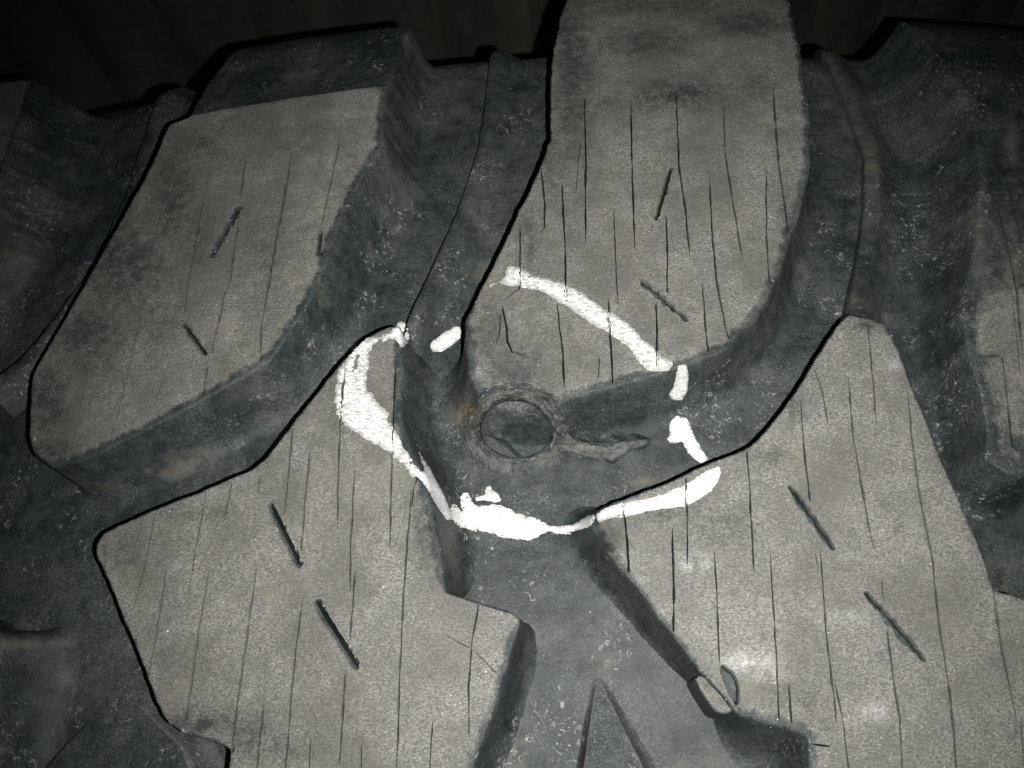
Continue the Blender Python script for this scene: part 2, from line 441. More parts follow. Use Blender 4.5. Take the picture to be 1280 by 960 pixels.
    g += rng.uniform(-0.3, 0.3, g.shape) * grid
    g = g[inside(ring, g)]
    dd_, _ = mindist(g, ring); g = g[dd_ > 0.9]
    if keep_away and len(g):
        ka = np.vstack(keep_away); dd_, ii = mindist(g, ka[:, :2]); g = g[dd_ > ka[ii, 2]]
    for vd in voids: g = g[~inside(vd, g)]
    for p in g: add(p, 4, 0.0)
    res = delaunay_2d_cdt([Vector(p) for p in vin], ein, [list(range(n))], 1, 1e-4, True)
    tv = np.array([[p.x, p.y] for p in res[0]]); tf = [tuple(f) for f in res[2]]
    cin = inside(ring, np.array([tv[list(f)].mean(0) for f in tf])); tf = [f for f, k in zip(tf, cin) if k]
    zz = np.zeros(len(tv)); tk = np.full(len(tv), 4); on_ring = np.full(n, -1)
    for i, ov in enumerate(res[3]):
        if ov:
            j = ov[0]; zz[i] = -dep[j]; tk[i] = kind[j]
            for q in ov:
                if q < n: on_ring[q] = i
    dist, near = mindist(tv, ring)
    h = hfun(tv[:, 0] / 1000, tv[:, 1] / 1000) + (0.45 * fbm(tv[:, 0] * 0.045, tv[:, 1] * 0.045, seed, 4)) / 1000 * sstep(0, 6, dist)
    h = h + zz / 1000
    TV = P(tv[:, 0] / 1000, tv[:, 1] / 1000, h)
    fade = np.interp(w[near], [0.5, 4, 9, 16], [0.8, 2.5, 5.5, 9.0])
    wear = wear0 * (0.30 + 0.70 * sstep(0, 1, dist / fade + 0.15 * fbm(tv[:, 0] * 0.2, tv[:, 1] * 0.2, 2, 2)))
    wear[(tk == 2) | (tk == 3)] = 0.0
    pj = proj(TV)
    if wearfun is not None: wear = wear * wearfun(tv[:, 0] / 1000, tv[:, 1] / 1000, pj)
    st = np.zeros(len(tv))
    for (cx, cy, rx, ry, a) in stains:
        st = np.maximum(st, min(1.0, 1.3 * a) * np.exp(-(((pj[:, 0] - cx) / rx) ** 2 + ((pj[:, 1] - cy) / ry) ** 2)))
    st[(tk == 2) | (tk == 3)] = 0.9
    # ---- walls: rounded shoulder, uneven face, fillet into the groove floor
    ringid = [int(i) if i >= 0 else -1 for i in on_ring]
    for i in range(n):
        if ringid[i] < 0:
            ringid[i] = int(np.argmin(np.hypot(tv[:, 0] - ring[i, 0], tv[:, 1] - ring[i, 1])))
    htop = h[ringid]
    rows = []
    bev = np.clip(0.12 * w + 0.5, 0.6, 3.2)
    fil = np.clip(0.45 * w, 0.5, 12.0)
    def row(o_, hh, wearv, du):
        base = ring + N * o_[:, None]
        rows.append((base, hh, wearv, du))
    for a in (25, 50, 72):
        a_ = math.radians(a)
        row(bev * math.sin(a_), htop - bev * (1 - math.cos(a_)) / 1000, 0.36 * (1 - a / 80), dustbev)
    nw = 10
    wexp = np.interp(w, [1, 8, 20], [1.15, 1.7, 2.1])
    for i in range(1, nw + 1):
        t = i / nw
        oo = bev + (np.maximum(w - bev, 0)) * t + fil * max(0, t - 0.6) ** 2 * 3
        pos = ring + N * oo[:, None]
        hb = basefun(pos[:, 0] / 1000, pos[:, 1] / 1000) - (0.0008 if i == nw else 0.0)
        h0 = htop - bev / 1000
        prof = 1 - (1 - t) ** wexp if i < nw else 1.0
        hh = h0 + (hb - h0) * prof
        ns_ = fbm(pos[:, 0] * 0.07 + 3, pos[:, 1] * 0.07, seed + t * 1.3, 4)
        oo = oo + ns_ * np.minimum(0.9, 0.05 + w * 0.08) * math.sin(math.pi * min(t, 0.95))
        row(oo, hh, 0.0, dustwall + 0.03 * (1 - t) ** 2)
    VV = [TV]; WE = [wear]; ST = [st]; DU = [np.zeros(len(tv))]
    FF = list(tf); prev = ringid; cnt = len(tv)
    for (bp, hh, we, du) in rows:
        VV.append(P(bp[:, 0] / 1000, bp[:, 1] / 1000, hh)); WE.append(np.full(n, we)); ST.append(np.zeros(n)); DU.append(np.full(n, du))
        ids = list(range(cnt, cnt + n)); cnt += n
        for i in range(n):
            j = (i + 1) % n
            f = (prev[i], ids[i], ids[j], prev[j])
            if len(set(f)) == 4: FF.append(f)
            elif len(set(f)) == 3: FF.append(tuple(dict.fromkeys(f)))
        prev = ids
    V = np.vstack(VV)
    ob = mesh_obj(name, V, FF, mat or RUB, tyre, {'wear': np.concatenate(WE), 'stain': np.concatenate(ST), 'dust': np.concatenate(DU) + blob_dust(V), 'soil': blob_soil(V), 'pale': blob_pale(proj(V))}, sharp=38, label=label)
    solid(V, FF)
    return ob

def crease_fun(p0, p1, k, extra=None):
    """worn tread height that falls away past the line p0-p1 (shoulder facet)"""
    q = pix2xs([p0, p1], lambda x, s: np.zeros_like(x))
    d = q[1] - q[0]; d /= np.linalg.norm(d); n_ = np.array([-d[1], d[0]])
    if n_[1] < 0: n_ = -n_
    def f(x, s):
        e = (x - q[0, 0]) * n_[0] + (s - q[0, 1]) * n_[1]
        r = -k * np.maximum(e, 0)
        return r if extra is None else r + extra(x, s)
    f.dist = lambda x, s: (x - q[0, 0]) * n_[0] + (s - q[0, 1]) * n_[1]
    return f
flat = lambda x, s: 0.0 * x

# ---- upper left lug
hL1 = crease_fun((213, 150), (478, 108), 0.17)
L1_out = [(480, 109, 24), (474, 180, 24), (452, 214, 24), (426, 264, 25), (405, 322, 25), (384, 376, 24), (332, 450, 22), (250, 498, 20),
          (170, 540, 20), (100, 573, 18), (66, 582, 10), (43, 567, 3), (37, 545, 1), (41, 470, 0.5), (98, 372, 0.5), (150, 280, 0.5), (190, 208, 0.5),
          (212, 156, 0.5), (238, 146, 1), (262, 104, 2), (300, 62, 8), (400, 44, 10), (500, 29, 12), (512, 34, 18)]
cr_L1 = [([(214, 212), (200, 270), (187, 318)], .45), ([(261, 217), (252, 262), (243, 310), (235, 355), (229, 398)], .35),
         ([(306, 203), (303, 226), (300, 246)], .38), ([(298, 276), (293, 310), (287, 350), (281, 365), (271, 412)], .45), ([(258, 448), (257, 470), (254, 498)], .45),
         ([(362, 206), (352, 265), (343, 310), (335, 360), (326, 410), (326, 443)], .5), ([(422, 187), (412, 235), (403, 276)], .35),
         ([(182, 367), (172, 410), (165, 440)], .4), ([(163, 450), (154, 490), (142, 536)], .35), ([(161, 470), (145, 505), (132, 540)], .25),
         ([(127, 386), (118, 430), (112, 446), (100, 510), (88, 566)], .4), ([(72, 440), (60, 490), (46, 546)], .4), ([(210, 455), (203, 478), (196, 500)], .2),
         ([(268, 420), (265, 440), (264, 460)], .5), ([(143, 330), (136, 360), (128, 392)], .3), ([(226, 468), (220, 476), (214, 482)], .4)]
sl_L1 = [(((299, 256), (262, 322)), 4.0, 11.0, 0.3), (((227, 403), (257, 445)), 2.4, 10.0, 0.8), (((400, 288), (396, 320)), 2.4, 8.0, 0.3)]
st_L1 = [(150, 330, 60, 60, .85), (110, 420, 50, 50, .7), (215, 250, 30, 70, .6), (60, 500, 30, 50, .7), (255, 180, 30, 20, .4), (330, 330, 30, 60, .3), (250, 300, 30, 40, .45), (360, 170, 40, 20, .25), (190, 400, 40, 40, .45), (65, 565, 30, 22, .9)]
wL1 = lambda x, s, pj: 1 - sstep(-0.001, 0.0025, hL1.dist(x, s))
cr_L1 = [(c[0], c[1] * 1.35) for c in cr_L1]
make_lug(L1_out, hL1, cr_L1, sl_L1, st_L1, wearfun=wL1, label='lug with dark unworn shoulder facet and soil-stained left side')

# ---- big central lug running over the shoulder
def dipL2(x, s):
    return -0.013 * np.exp(-(((x - DIP[0]) / 0.030) ** 2 + ((s - DIP[1]) / 0.024) ** 2))
DIP = pix2xs([(640, 520)], flat)[0]
L2_out = [(985, 0, 10), (1000, 80, 12), (1011, 160, 14), (1010, 205, 16), (994, 270, 18), (973, 330, 20), (945, 392, 20), (902, 436, 20), (850, 456, 20), (770, 480, 20),
          (700, 500, 19), (645, 508, 17), (608, 498, 27), (592, 470, 32), (587, 435, 28), (583, 402, 8), (600, 365, 0.5), (620, 325, 0.5), (640, 290, 0.5), (641, 286, 0.5), (664, 238, 0.5), (690, 172, 0.5), (689, 130, 0.5), (690, 80, 1),
          (699, 30, 2), (712, -5, 3)]
cr_L2 = [([(731, 142), (732, 200), (732, 278)], .42), ([(789, 146), (790, 210), (793, 288)], .4), ([(846, 140), (849, 210), (856, 255), (861, 308)], .45),
         ([(677, 218), (681, 260), (680, 286), (674, 290)], .4), ([(703, 244), (706, 300), (707, 364)], .4), ([(650, 296), (650, 340), (649, 360), (634, 371)], .42),
         ([(767, 260), (769, 310), (771, 356), (773, 382)], .25), ([(827, 264), (833, 272), (834, 320), (834, 378)], .42),
         ([(888, 241), (891, 300), (895, 345), (900, 375), (909, 416)], .42), ([(907, 195), (915, 245), (922, 290), (927, 318)], .45),
         ([(958, 232), (958, 290), (961, 340), (962, 360)], .4), ([(968, 130), (973, 200), (979, 245), (984, 284)], .5),
         ([(879, 367), (882, 410), (886, 440)], .35), ([(820, 382), (821, 420), (822, 458)], .45), ([(761, 390), (764, 440), (766, 480)], .4),
         ([(749, 446), (748, 474)], .3), ([(698, 394), (703, 440), (705, 474)], .42), ([(629, 388), (633, 408), (634, 425), (640, 440), (655, 444)], .55),
         ([(725, 180), (722, 215), (720, 240)], .2), ([(905, 130), (905, 160), (906, 190)], .22), ([(626, 392), (624, 420), (619, 432)], .25)]
sl_L2 = [(((839, 208), (819, 276)), 1.6, 11.0, 0.3), (((800, 350), (860, 402)), 2.2, 5.0)]
st_L2 = [(850, 117, 62, 20, 1.0), (800, 52, 60, 20, .6), (935, 28, 50, 18, .75), (840, 8, 130, 14, .5), (940, 110, 30, 20, .4), (715, 90, 26, 110, .8), (690, 200, 18, 50, .5), (660, 300, 20, 50, .4), (700, 30, 25, 40, .7), (640, 470, 60, 45, .55), (985, 270, 14, 40, .5), (610, 420, 24, 50, .5), (760, 130, 30, 12, .35)]
L2 = make_lug(L2_out, dipL2, cr_L2, sl_L2, st_L2, far=[(25, 0.0, 0.40, 3), (25, 3.0, 0.455, 3), (25, 130.0, 0.455, 6), (25, 134.0, 0.40, 8)],
         label='tallest lug, its worn face curving over the shoulder with a torn lower corner')

# ---- lower left lug
M1_out = [(119, 690, 0.5), (124, 675, 0.5), (135, 665, 0.5), (165, 651, 0.5), (200, 635, 0.5), (260, 611, 0.5), (316, 588, 0.5), (335, 570, 0.5), (375, 520, 0.5), (420, 463, 0.5),
          (440, 441, 0.5), (458, 424, 0.5), (480, 412, 0.5), (496, 408, 3), (498, 430, 14), (500, 455, 17), (497, 485, 19), (497, 520, 20), (508, 560, 20), (524, 592, 20), (536, 632, 19), (545, 680, 17), (551, 722, 12),
          (555, 741, 3), (575, 748, 0.8), (600, 755, 0.8), (636, 766, 0.8), (649, 774, 3), (643, 792, 10), (630, 832, 12), (618, 872, 12), (604, 912, 12), (588, 962, 12), (570, 1020, 12),
          (540, 1130, 12), (500, 1190, 6), (360, 1210, 2), (285, 1160, 1), (275, 1050, 1), (288, 962, 0.5), (290, 936, 0.8), (268, 925, 6), (234, 916, 6), (212, 903, 2), (196, 876, 0.5), (182, 835, 0.5), (160, 782, 0.5), (140, 732, 0.5)]
cr_M1 = [([(193, 648), (183, 700), (171, 746)], .4), ([(256, 624), (246, 680), (238, 727)], .38), ([(206, 724), (196, 790), (187, 838)], .5), ([(259, 728), (248, 790), (240, 850), (234, 892)], .42),
         ([(318, 728), (308, 800), (298, 870), (291, 926)], .45), ([(377, 761), (370, 810), (364, 870), (358, 948)], .4), ([(443, 728), (440, 770), (437, 802)], .45), ([(431, 846), (428, 900), (425, 943)], .42),
         ([(289, 606), (286, 622), (282, 640)], .4), ([(324, 596), (322, 618)], .35), ([(366, 530), (362, 580), (357, 630)], .42), ([(386, 577), (381, 630), (376, 690)], .4),
         ([(430, 462), (426, 510), (424, 560), (422, 637)], .4), ([(442, 610), (438, 680), (438, 724)], .4), ([(494, 470), (491, 540), (488, 648)], .4), ([(522, 597), (517, 610), (515, 628)], .35),
         ([(512, 640), (506, 720), (502, 790), (497, 926)], .36), ([(598, 757), (590, 800), (585, 860), (586, 906)], .36), ([(540, 915), (537, 958), (536, 990)], .35),
         ([(328, 893), (324, 925), (320, 970)], .4), ([(388, 920), (386, 975)], .3), ([(452, 930), (450, 985)], .35), ([(131, 680), (131, 712)], .2), ([(216, 630), (213, 650)], .3),
         ([(554, 792), (590, 812), (626, 846)], .16, .5), ([(358, 632), (345, 640), (332, 636)], .3), ([(292, 934), (287, 948), (283, 970)], .9, 6.0)]
sl_M1 = [(((335, 629), (374, 711)), 2.9, 14.0, 0.8), (((392, 751), (446, 838)), 3.0, 14.0, 0.8)]
st_M1 = [(255, 905, 60, 16, .8), (310, 915, 30, 25, .6), (160, 690, 30, 30, .35), (420, 470, 20, 60, .3), (340, 935, 60, 20, .3), (530, 650, 14, 80, .45), (240, 640, 50, 12, .3)]
make_lug(M1_out, flat, cr_M1, sl_M1, st_M1, label='lug with two open slanted slots and a notched right side')

# ---- lower right lug
M2_out = [(1060, 393, 0.8), (1082, 397, 3), (1103, 404, 5), (1116, 422, 5), (1140, 482, 5), (1170, 560, 5), (1200, 630, 5), (1225, 686, 5), (1237, 724, 4), (1241, 739, 1), (1262, 743, 0.8), (1285, 752, 0.8),
          (1340, 775, 1), (1440, 900, 2), (1480, 1080, 3), (1420, 1200, 4), (1200, 1210, 4), (1070, 1170, 6), (1035, 1060, 8), (1018, 985, 8), (1013, 950, 14), (1015, 928, 14), (1008, 914, 20), (988, 907, 26), (958, 899, 28), (928, 890, 16), (917, 885, 3),
          (902, 866, 2), (890, 850, 2), (876, 838, 4), (842, 791, 8), (802, 738, 10), (766, 692, 12), (751, 674, 17), (743, 656, 26), (748, 642, 18), (762, 633, 7), (780, 625, 1), (800, 617, 0.5), (850, 597, 0.5), (890, 579, 0.5),
          (938, 560, 0.5), (960, 539, 0.5), (985, 506, 0.5), (1020, 450, 0.5), (1048, 408, 0.5)]
cr_M2 = [([(1019, 465), (1028, 490), (1033, 520)], .38), ([(1002, 514), (1005, 560), (1012, 622)], .4), ([(1062, 491), (1067, 550), (1076, 600), (1083, 640), (1090, 677)], .45),
         ([(1085, 409), (1089, 450), (1094, 510)], .28), ([(1136, 506), (1141, 560), (1150, 620), (1158, 660), (1166, 701), (1172, 770), (1185, 850), (1195, 952), (1200, 1000)], .42),
         ([(934, 566), (937, 610), (941, 690)], .4), ([(858, 598), (859, 640), (859, 690)], .4), ([(841, 677), (842, 730), (842, 785)], .45), ([(894, 709), (897, 770), (900, 826)], .36),
         ([(964, 712), (968, 780), (972, 850), (974, 900)], .34), ([(987, 862), (988, 885), (989, 905)], .38), ([(1027, 712), (1033, 790), (1040, 850), (1044, 892)], .36), ([(1046, 866), (1055, 910), (1060, 956)], .28),
         ([(1102, 724), (1104, 752)], .35), ([(1108, 778), (1115, 840), (1125, 900), (1128, 956)], .36), ([(1242, 739), (1250, 800), (1260, 850), (1269, 892)], .45), ([(1276, 895), (1279, 956)], .35),
         ([(779, 626), (783, 660), (786, 712)], .42), ([(1019, 690), (1024, 712)], .25), ([(1016, 930), (1028, 932), (1036, 933)], .3)]
sl_M2 = [(((986, 607), (1043, 688)), 2.2, 6.0), (((1080, 740), (1157, 827)), 2.4, 6.0)]
st_M2 = [(1085, 405, 30, 12, .6), (905, 660, 40, 30, .35), (960, 570, 30, 14, .4), (990, 510, 16, 20, .4), (1000, 880, 60, 30, .3), (830, 640, 40, 12, .45), (880, 670, 30, 40, .25)]
hole = [(900, 826), (909, 834), (916, 838), (922, 850), (925, 864), (924, 886), (918, 880), (910, 866), (904, 852), (901, 840)]
C2 = pix2xs([(738, 655)], flat)[0]
dipM2 = lambda x, s: -0.024 * np.exp(-(((x - C2[0]) / 0.015) ** 2 + ((s - C2[1]) / 0.013) ** 2))
M2 = make_lug(M2_out, dipM2, cr_M2, sl_M2, st_M2, holes=[(hole, 5.0)], label='pale worn lug with two scuffed slanted slots and a chipped left edge')

# ---- lugs cut by the frame
hL0 = crease_fun((-60, 118), (38, 99), 0.30)
make_lug([(40, 99, 40), (27, 140, 40), (10, 190, 40), (-6, 225, 40), (-45, 310, 38), (-95, 400, 30), (-200, 470, 22), (-300, 520, 16), (-380, 480, 1), (-330, 330, 1), (-240, 190, 1), (-150, 132, 6), (-60, 116, 14)],
         hL0, [], [], [(15, 200, 20, 60, .5)], far=[(12, 2.0, 0.352, 14), (12, 70.0, 0.352, 30)], label='dark-sided lug at the left edge of the picture, below the wall')
hL3 = crease_fun((1192, 96), (1290, 99), 0.20)
wL3 = lambda x, s, pj: (1 - sstep(-0.001, 0.0025, hL3.dist(x, s))) * np.clip(0.14 + 0.66 * np.exp(-(((pj[:, 0] - 1275) / 70) ** 2 + ((pj[:, 1] - 440) / 110) ** 2)) + 0.2 * fbm(pj[:, 0] * .03, pj[:, 1] * .02, 1, 3), 0, 1)
make_lug([(1131, 15, 30), (1165, 60, 34), (1194, 97, 36), (1222, 150, 34), (1232, 230, 30), (1226, 300, 28), (1212, 350, 22), (1206, 390, 16), (1212, 440, 13), (1228, 490, 12), (1238, 540, 12), (1234, 572, 14), (1262, 590, 16),
          (1330, 580, 18), (1450, 520, 18), (1520, 400, 18), (1540, 180, 12), (1500, 60, 10), (1420, 32, 8), (1300, 22, 8), (1200, 14, 8)],
         hL3, [([(1247, 200), (1262, 240), (1274, 290)], .6), ([(1250, 270), (1262, 320), (1272, 370), (1276, 420)], .6), ([(1232, 446), (1252, 444), (1256, 470), (1262, 520), (1264, 550)], .5), ([(1268, 395), (1272, 430), (1274, 460)], .3)],
         [], [(1260, 250, 40, 60, .7), (1240, 470, 20, 60, .3), (1260, 130, 60, 40, .9)], wearfun=wL3, label='dark lug with a scuffed pale patch at the right edge of the picture')
make_lug([(-330, 640, 1), (-95, 745, 1), (-40, 778, 1), (-8, 789, 1), (2, 795, 20), (-6, 830, 28), (-22, 880, 28), (-40, 960, 28), (-60, 1030, 26), (-200, 1080, 8), (-420, 1020, 1)],
         flat, [], [], [], wear0=0.25, label='lug corner at the lower left edge of the picture')

# ---- ribs that tie the tips of the lower lugs to the shoulder
def make_rib(path, wid, hts, over=True, label=None, taper=False):
    hv = np.interp(np.linspace(0, 1, len(path)), np.linspace(0, 1, len(hts)), hts)
    q = np.vstack([pix2xs([p_], lambda x, s, e=e_: h_floor(x, s) + e / 1000) for p_, e_ in zip(path, hv)]) * 1000
    q = np.column_stack([q, hv])
    if over:
        q = np.vstack([[q[0, 0] + 2, 430, q[0, 2]], [q[0, 0] + 1, max(q[0, 1] + 8, 398), q[0, 2]], q])
    q = resample(q, 2.0)
    k = np.pad(q, ((4, 4), (0, 0)), mode='edge'); q = sum(k[i:i + len(q)] for i in range(9)) / 9
    d = np.gradient(q[:, :2], axis=0); d /= np.linalg.norm(d, axis=1, keepdims=True); nr = np.stack([d[:, 1], -d[:, 0]], 1)
    if nr[:, 0].mean() < 0: nr = -nr                                   # nr points to the right
    prof = [(-0.52, -0.003), (-0.51, 0.6), (-0.48, 0.88), (-0.40, 0.99), (-0.1, 1.02), (0.18, 0.99), (0.36, 0.86), (0.60, 0.55), (1.0, 0.22), (1.6, -0.10)]
    V = []; W_ = []; DU = []
    nsq = len(q); tap = 1 - 0.65 * sstep(0.80, 1.0, np.linspace(0, 1, nsq)) if taper else np.ones(nsq)
    for (o_, f) in prof:
        wob = 0.35 * fbm(np.arange(nsq) * 0.13, o_ * 9, 2.0, 3)
        pos = q[:, :2] + nr * (o_ * wid * (tap if o_ > 0 else 1) + wob)[:, None]
        hb = h_floor(pos[:, 0] / 1000, pos[:, 1] / 1000)
        V.append(P(pos[:, 0] / 1000, pos[:, 1] / 1000, hb + f * q[:, 2] / 1000 + 0.0003 * fbm(pos[:, 0] * .12, pos[:, 1] * .12, 1, 2) - (0.003 if f < 0 else 0)))
        W_.append(np.zeros(nsq)); DU.append(np.full(nsq, 0.08))
    n = nsq; m = len(prof)
    F = [(j * n + i, j * n + i + 1, (j + 1) * n + i + 1, (j + 1) * n + i) for j in range(m - 1) for i in range(n - 1)]
    V = np.vstack(V)
    # outward faces
    a, b_, c_ = V[F[len(F) // 2][0]], V[F[len(F) // 2][1]], V[F[len(F) // 2][2]]
    if np.dot(np.cross(b_ - a, c_ - a), CPOS - a) < 0: F = [f[::-1] for f in F]
    mesh_obj('tie_rib', V, F, RUB, tyre, {'wear': np.concatenate(W_), 'stain': np.zeros(len(V)), 'dust': np.concatenate(DU) + blob_dust(V), 'soil': blob_soil(V)}, sharp=50, label=label)
    solid(V, F)
make_rib([(620, 80), (616, 130), (608, 185), (590, 242), (570, 292), (545, 347), (525, 388), (516, 414), (514, 445)], 14, [9, 8, 8, 8, 10, 14, 20, 20, 1], label='rib beside the central lug, rising to the shoulder', taper=True)
make_rib([(1040, 68), (1066, 120), (1093, 190), (1094, 260), (1084, 330), (1074, 392), (1072, 402)], 15, [8, 7, 7, 8, 10, 18, 26])
make_rib([(196, 140), (182, 190), (162, 250), (140, 300), (112, 350), (75, 400), (30, 455), (-20, 490)], 15, [9, 8, 8, 9, 10, 12, 16, 20])

# ---- stone ejector wedges on the groove floor
def wedge(apex, out, hmax, label):
    q = pix2xs([apex], h_floor)[0]
    f = lambda x, s: h_floor(x, s) + 0.001 + np.minimum(hmax, hmax * 10 * np.maximum(q[1] - s, 0))
    make_lug(out, f, [], [], [], name='stone_ejector', wear0=0.0, sm=0.8, rough=0.25, dustwall=0.15, dustbev=0.6, label=label)
wedge((747, 848), [(747, 848, 3), (756, 866, 4), (778, 912, 6), (802, 962, 8), (822, 1010, 9), (845, 1080, 9), (712, 1080, 5), (722, 1010, 5), (732, 960, 5), (740, 900, 4)], 0.026, 'ridged wedge on the groove floor below the paint')
wedge((141, 866), [(141, 866, 1), (175, 885, 12), (225, 935, 14), (250, 1000, 14), (20, 1010, 0.5), (58, 960, 0.5), (112, 902, 0.5)], 0.030, 'low wedge at the lower left with a dark undercut edge')

# ---- rubber chip left standing at the edge of the lower right lug
make_lug([(868, 848, 0.5), (876, 844, 1), (886, 846, 1.5), (898, 858, 1), (908, 874, 1), (917, 888, 2), (908, 892, 3), (898, 891, 2), (890, 884, 0.5), (880, 868, 0.5)],
         lambda x, s: 0 * x - 0.004, [], [], [(885, 855, 8, 6, .3)], name='rubber_chip', grid=1.2, rough=0.15, label='small pale oval rubber chip at the lug edge').parent = M2

# ------------------------------------------------------------------ surface picking for what lies on the rubber
bvh = BVHTree.FromPolygons([tuple(v) for v in np.vstack(BV)], BF)
_o = Vector(CPOS)
def pick(px):
    D = rays(px); pos = np.zeros((len(D), 3)); nor = np.zeros((len(D), 3)); ok = np.zeros(len(D), bool)
    for i, d in enumerate(D):
        hit = bvh.ray_cast(_o, Vector(d))
        if hit[0] is not None:
            n_ = hit[1]
            if n_.dot(Vector(d)) > 0: n_ = -n_
            pos[i] = hit[0]; nor[i] = n_; ok[i] = True
    return pos, nor, ok

ALLCR = [np.array(c[0], float) for c in cr_L1 + cr_L2 + cr_M1 + cr_M2 if (c[1] if len(c) > 1 else .4) > .22]
def paint_mark(poly, label, rag=1.1, grid=2.2, thin=0.0, speck=0.0, seed=0, holes=()):
    R = resample(np.array(poly, float), 1.0, True); R = gsmooth(R, 1.3)
    d = np.roll(R, -1, 0) - np.roll(R, 1, 0); d /= np.linalg.norm(d, axis=1, keepdims=True) + 1e-9
    N = np.stack([d[:, 1], -d[:, 0]], 1)
    R = R + N * (rag * (fbm(R[:, 0] * 0.11, R[:, 1] * 0.35, seed + 3.0, 4)))[:, None]
    n = len(R); vin = [tuple(p) for p in R]; ein = [(i, (i + 1) % n) for i in range(n)]
    lo, hi = R.min(0), R.max(0)
    gx, gy = np.meshgrid(np.arange(lo[0], hi[0], grid), np.arange(lo[1], hi[1], grid)); g = np.column_stack([gx.ravel(), gy.ravel()])
    g += rng.uniform(-.35, .35, g.shape) * grid; g = g[inside(R, g)]
    dd, _ = mindist(g, R); g = g[dd > 0.9]
    cl = []
    for c in ALLCR:
        if c[:, 0].max() < lo[0] - 2 or c[:, 0].min() > hi[0] + 2 or c[:, 1].max() < lo[1] - 2 or c[:, 1].min() > hi[1] + 2: continue
        r = resample(c, 1.5); ins = inside(R, r)
        if not ins.any(): continue
        dd = np.gradient(r, axis=0); dd /= np.linalg.norm(dd, axis=1, keepdims=True) + 1e-9; nn = np.stack([-dd[:, 1], dd[:, 0]], 1)
        wv = 0.75 + 0.6 * fbm(np.arange(len(r)) * 0.25, seed, 0, 2)
        cl.append(r)
        for sd in (1, -1):
            b0 = len(vin); e_ = r + nn * (sd * np.maximum(wv, 0.1))[:, None]
            vin += [tuple(p) for p in e_]; ein += [(b0 + i, b0 + i + 1) for i in range(len(r) - 1)]
    if cl:
        CL = np.vstack(cl); dd, _ = mindist(g, CL); g = g[dd > 1.6]
    vin += [tuple(p) for p in g]
    res = delaunay_2d_cdt([Vector(p) for p in vin], ein, [list(range(n))], 1, 1e-5, True)
    v2 = np.array([[p.x, p.y] for p in res[0]]); fs = [tuple(f) for f in res[2]]
    cen = np.array([v2[list(f)].mean(0) for f in fs])
    keep = inside(R, cen)
    db, _ = mindist(cen, R)
    if cl:
        dc, _ = mindist(cen, CL); keep &= dc > 0.85
    for hp in holes: keep &= ~inside(np.array(hp, float), cen)
    nz = fbm(cen[:, 0] * 0.12, cen[:, 1] * 0.5, seed + 11, 3)
    keep &= ~(nz > 0.85 + 0.10 * db - speck)
    pos, nor, ok = pick(v2)
    dpt = (pos - CPOS) @ CFWD
    out = []
    for f, k in zip(fs, keep):
        if not k or not all(ok[i] for i in f): continue
        z = dpt[list(f)]
        if z.max() - z.min() > 0.012: continue
        out.append(f)
    par = {}
    def root(i):
        while par.setdefault(i, i) != i: par[i] = par[par[i]]; i = par[i]
        return i
    for f in out:
        r0 = root(f[0])
        for i in f[1:]: par[root(i)] = r0
    cnt = {}
    for f in out: cnt[root(f[0])] = cnt.get(root(f[0]), 0) + 1
    dbv, _ = mindist(v2, R)
    lift = 0.00012 + 0.00045 * sstep(0, 2.5, dbv)
    pos = pos + nor * lift[:, None] + (CPOS - pos) / np.linalg.norm(CPOS - pos, axis=1, keepdims=True) * 0.0002
    tvv = np.clip(thin + 0.6 * (1 - sstep(0, 5, dbv)), 0, 1)
    comps = sorted((c for c in cnt if cnt[c] >= 14), key=lambda c: -cnt[c])
    for k, c in enumerate(comps):
        o2 = [f for f in out if root(f[0]) == c]
        used = sorted({i for f in o2 for i in f}); mp = {o: i for i, o in enumerate(used)}
        V = pos[used]; F2 = []
        for f in o2:
            f = tuple(mp[i] for i in f); a, b_, c_ = V[list(f)]
            F2.append(f if np.dot(np.cross(b_ - a, c_ - a), CPOS - a) > 0 else f[::-1])
        mesh_obj('paint_mark', V, F2, PAINT, tyre, {'thin': tvv[used]}, sharp=0, label=label if k == 0 else None)

paint_mark([(611, 356), (622, 352), (630, 349), (632, 338), (637, 331), (650, 335), (672, 346), (700, 353), (722, 362), (745, 379), (770, 395), (792, 410), (803, 425), (818, 436), (828, 446), (840, 452), (842, 458), (834, 463), (818, 464), (806, 460), (796, 449), (787, 435), (772, 424), (752, 412), (728, 397), (705, 381), (688, 371), (672, 363), (652, 360), (636, 357), (622, 354), (612, 360)],
           'long curved white paint stroke across the central lug', rag=1.4, thin=.34, speck=.10, seed=1)
paint_mark([(848, 457), (858, 456), (861, 470), (859, 490), (852, 500), (840, 500), (836, 494), (841, 484), (845, 470)], 'short upright paint dab under the long stroke', rag=.7, seed=2)
paint_mark([(838, 527), (846, 520), (858, 522), (862, 530), (868, 545), (877, 562), (887, 577), (882, 582), (872, 577), (860, 566), (853, 552), (846, 554), (838, 555), (833, 549), (838, 543), (836, 534)], 'comma-shaped paint dab on the lug wall', rag=.7, seed=3)
paint_mark([(748, 640), (760, 634), (775, 629), (800, 625), (830, 617), (852, 608), (872, 596), (886, 587), (898, 583), (902, 590), (898, 602), (888, 614), (872, 625), (858, 633), (840, 635), (815, 638), (790, 644), (770, 647), (755, 650), (750, 654), (745, 648)],
           'white paint band along the upper edge of the lower right lug', rag=.8, thin=.05, seed=4)
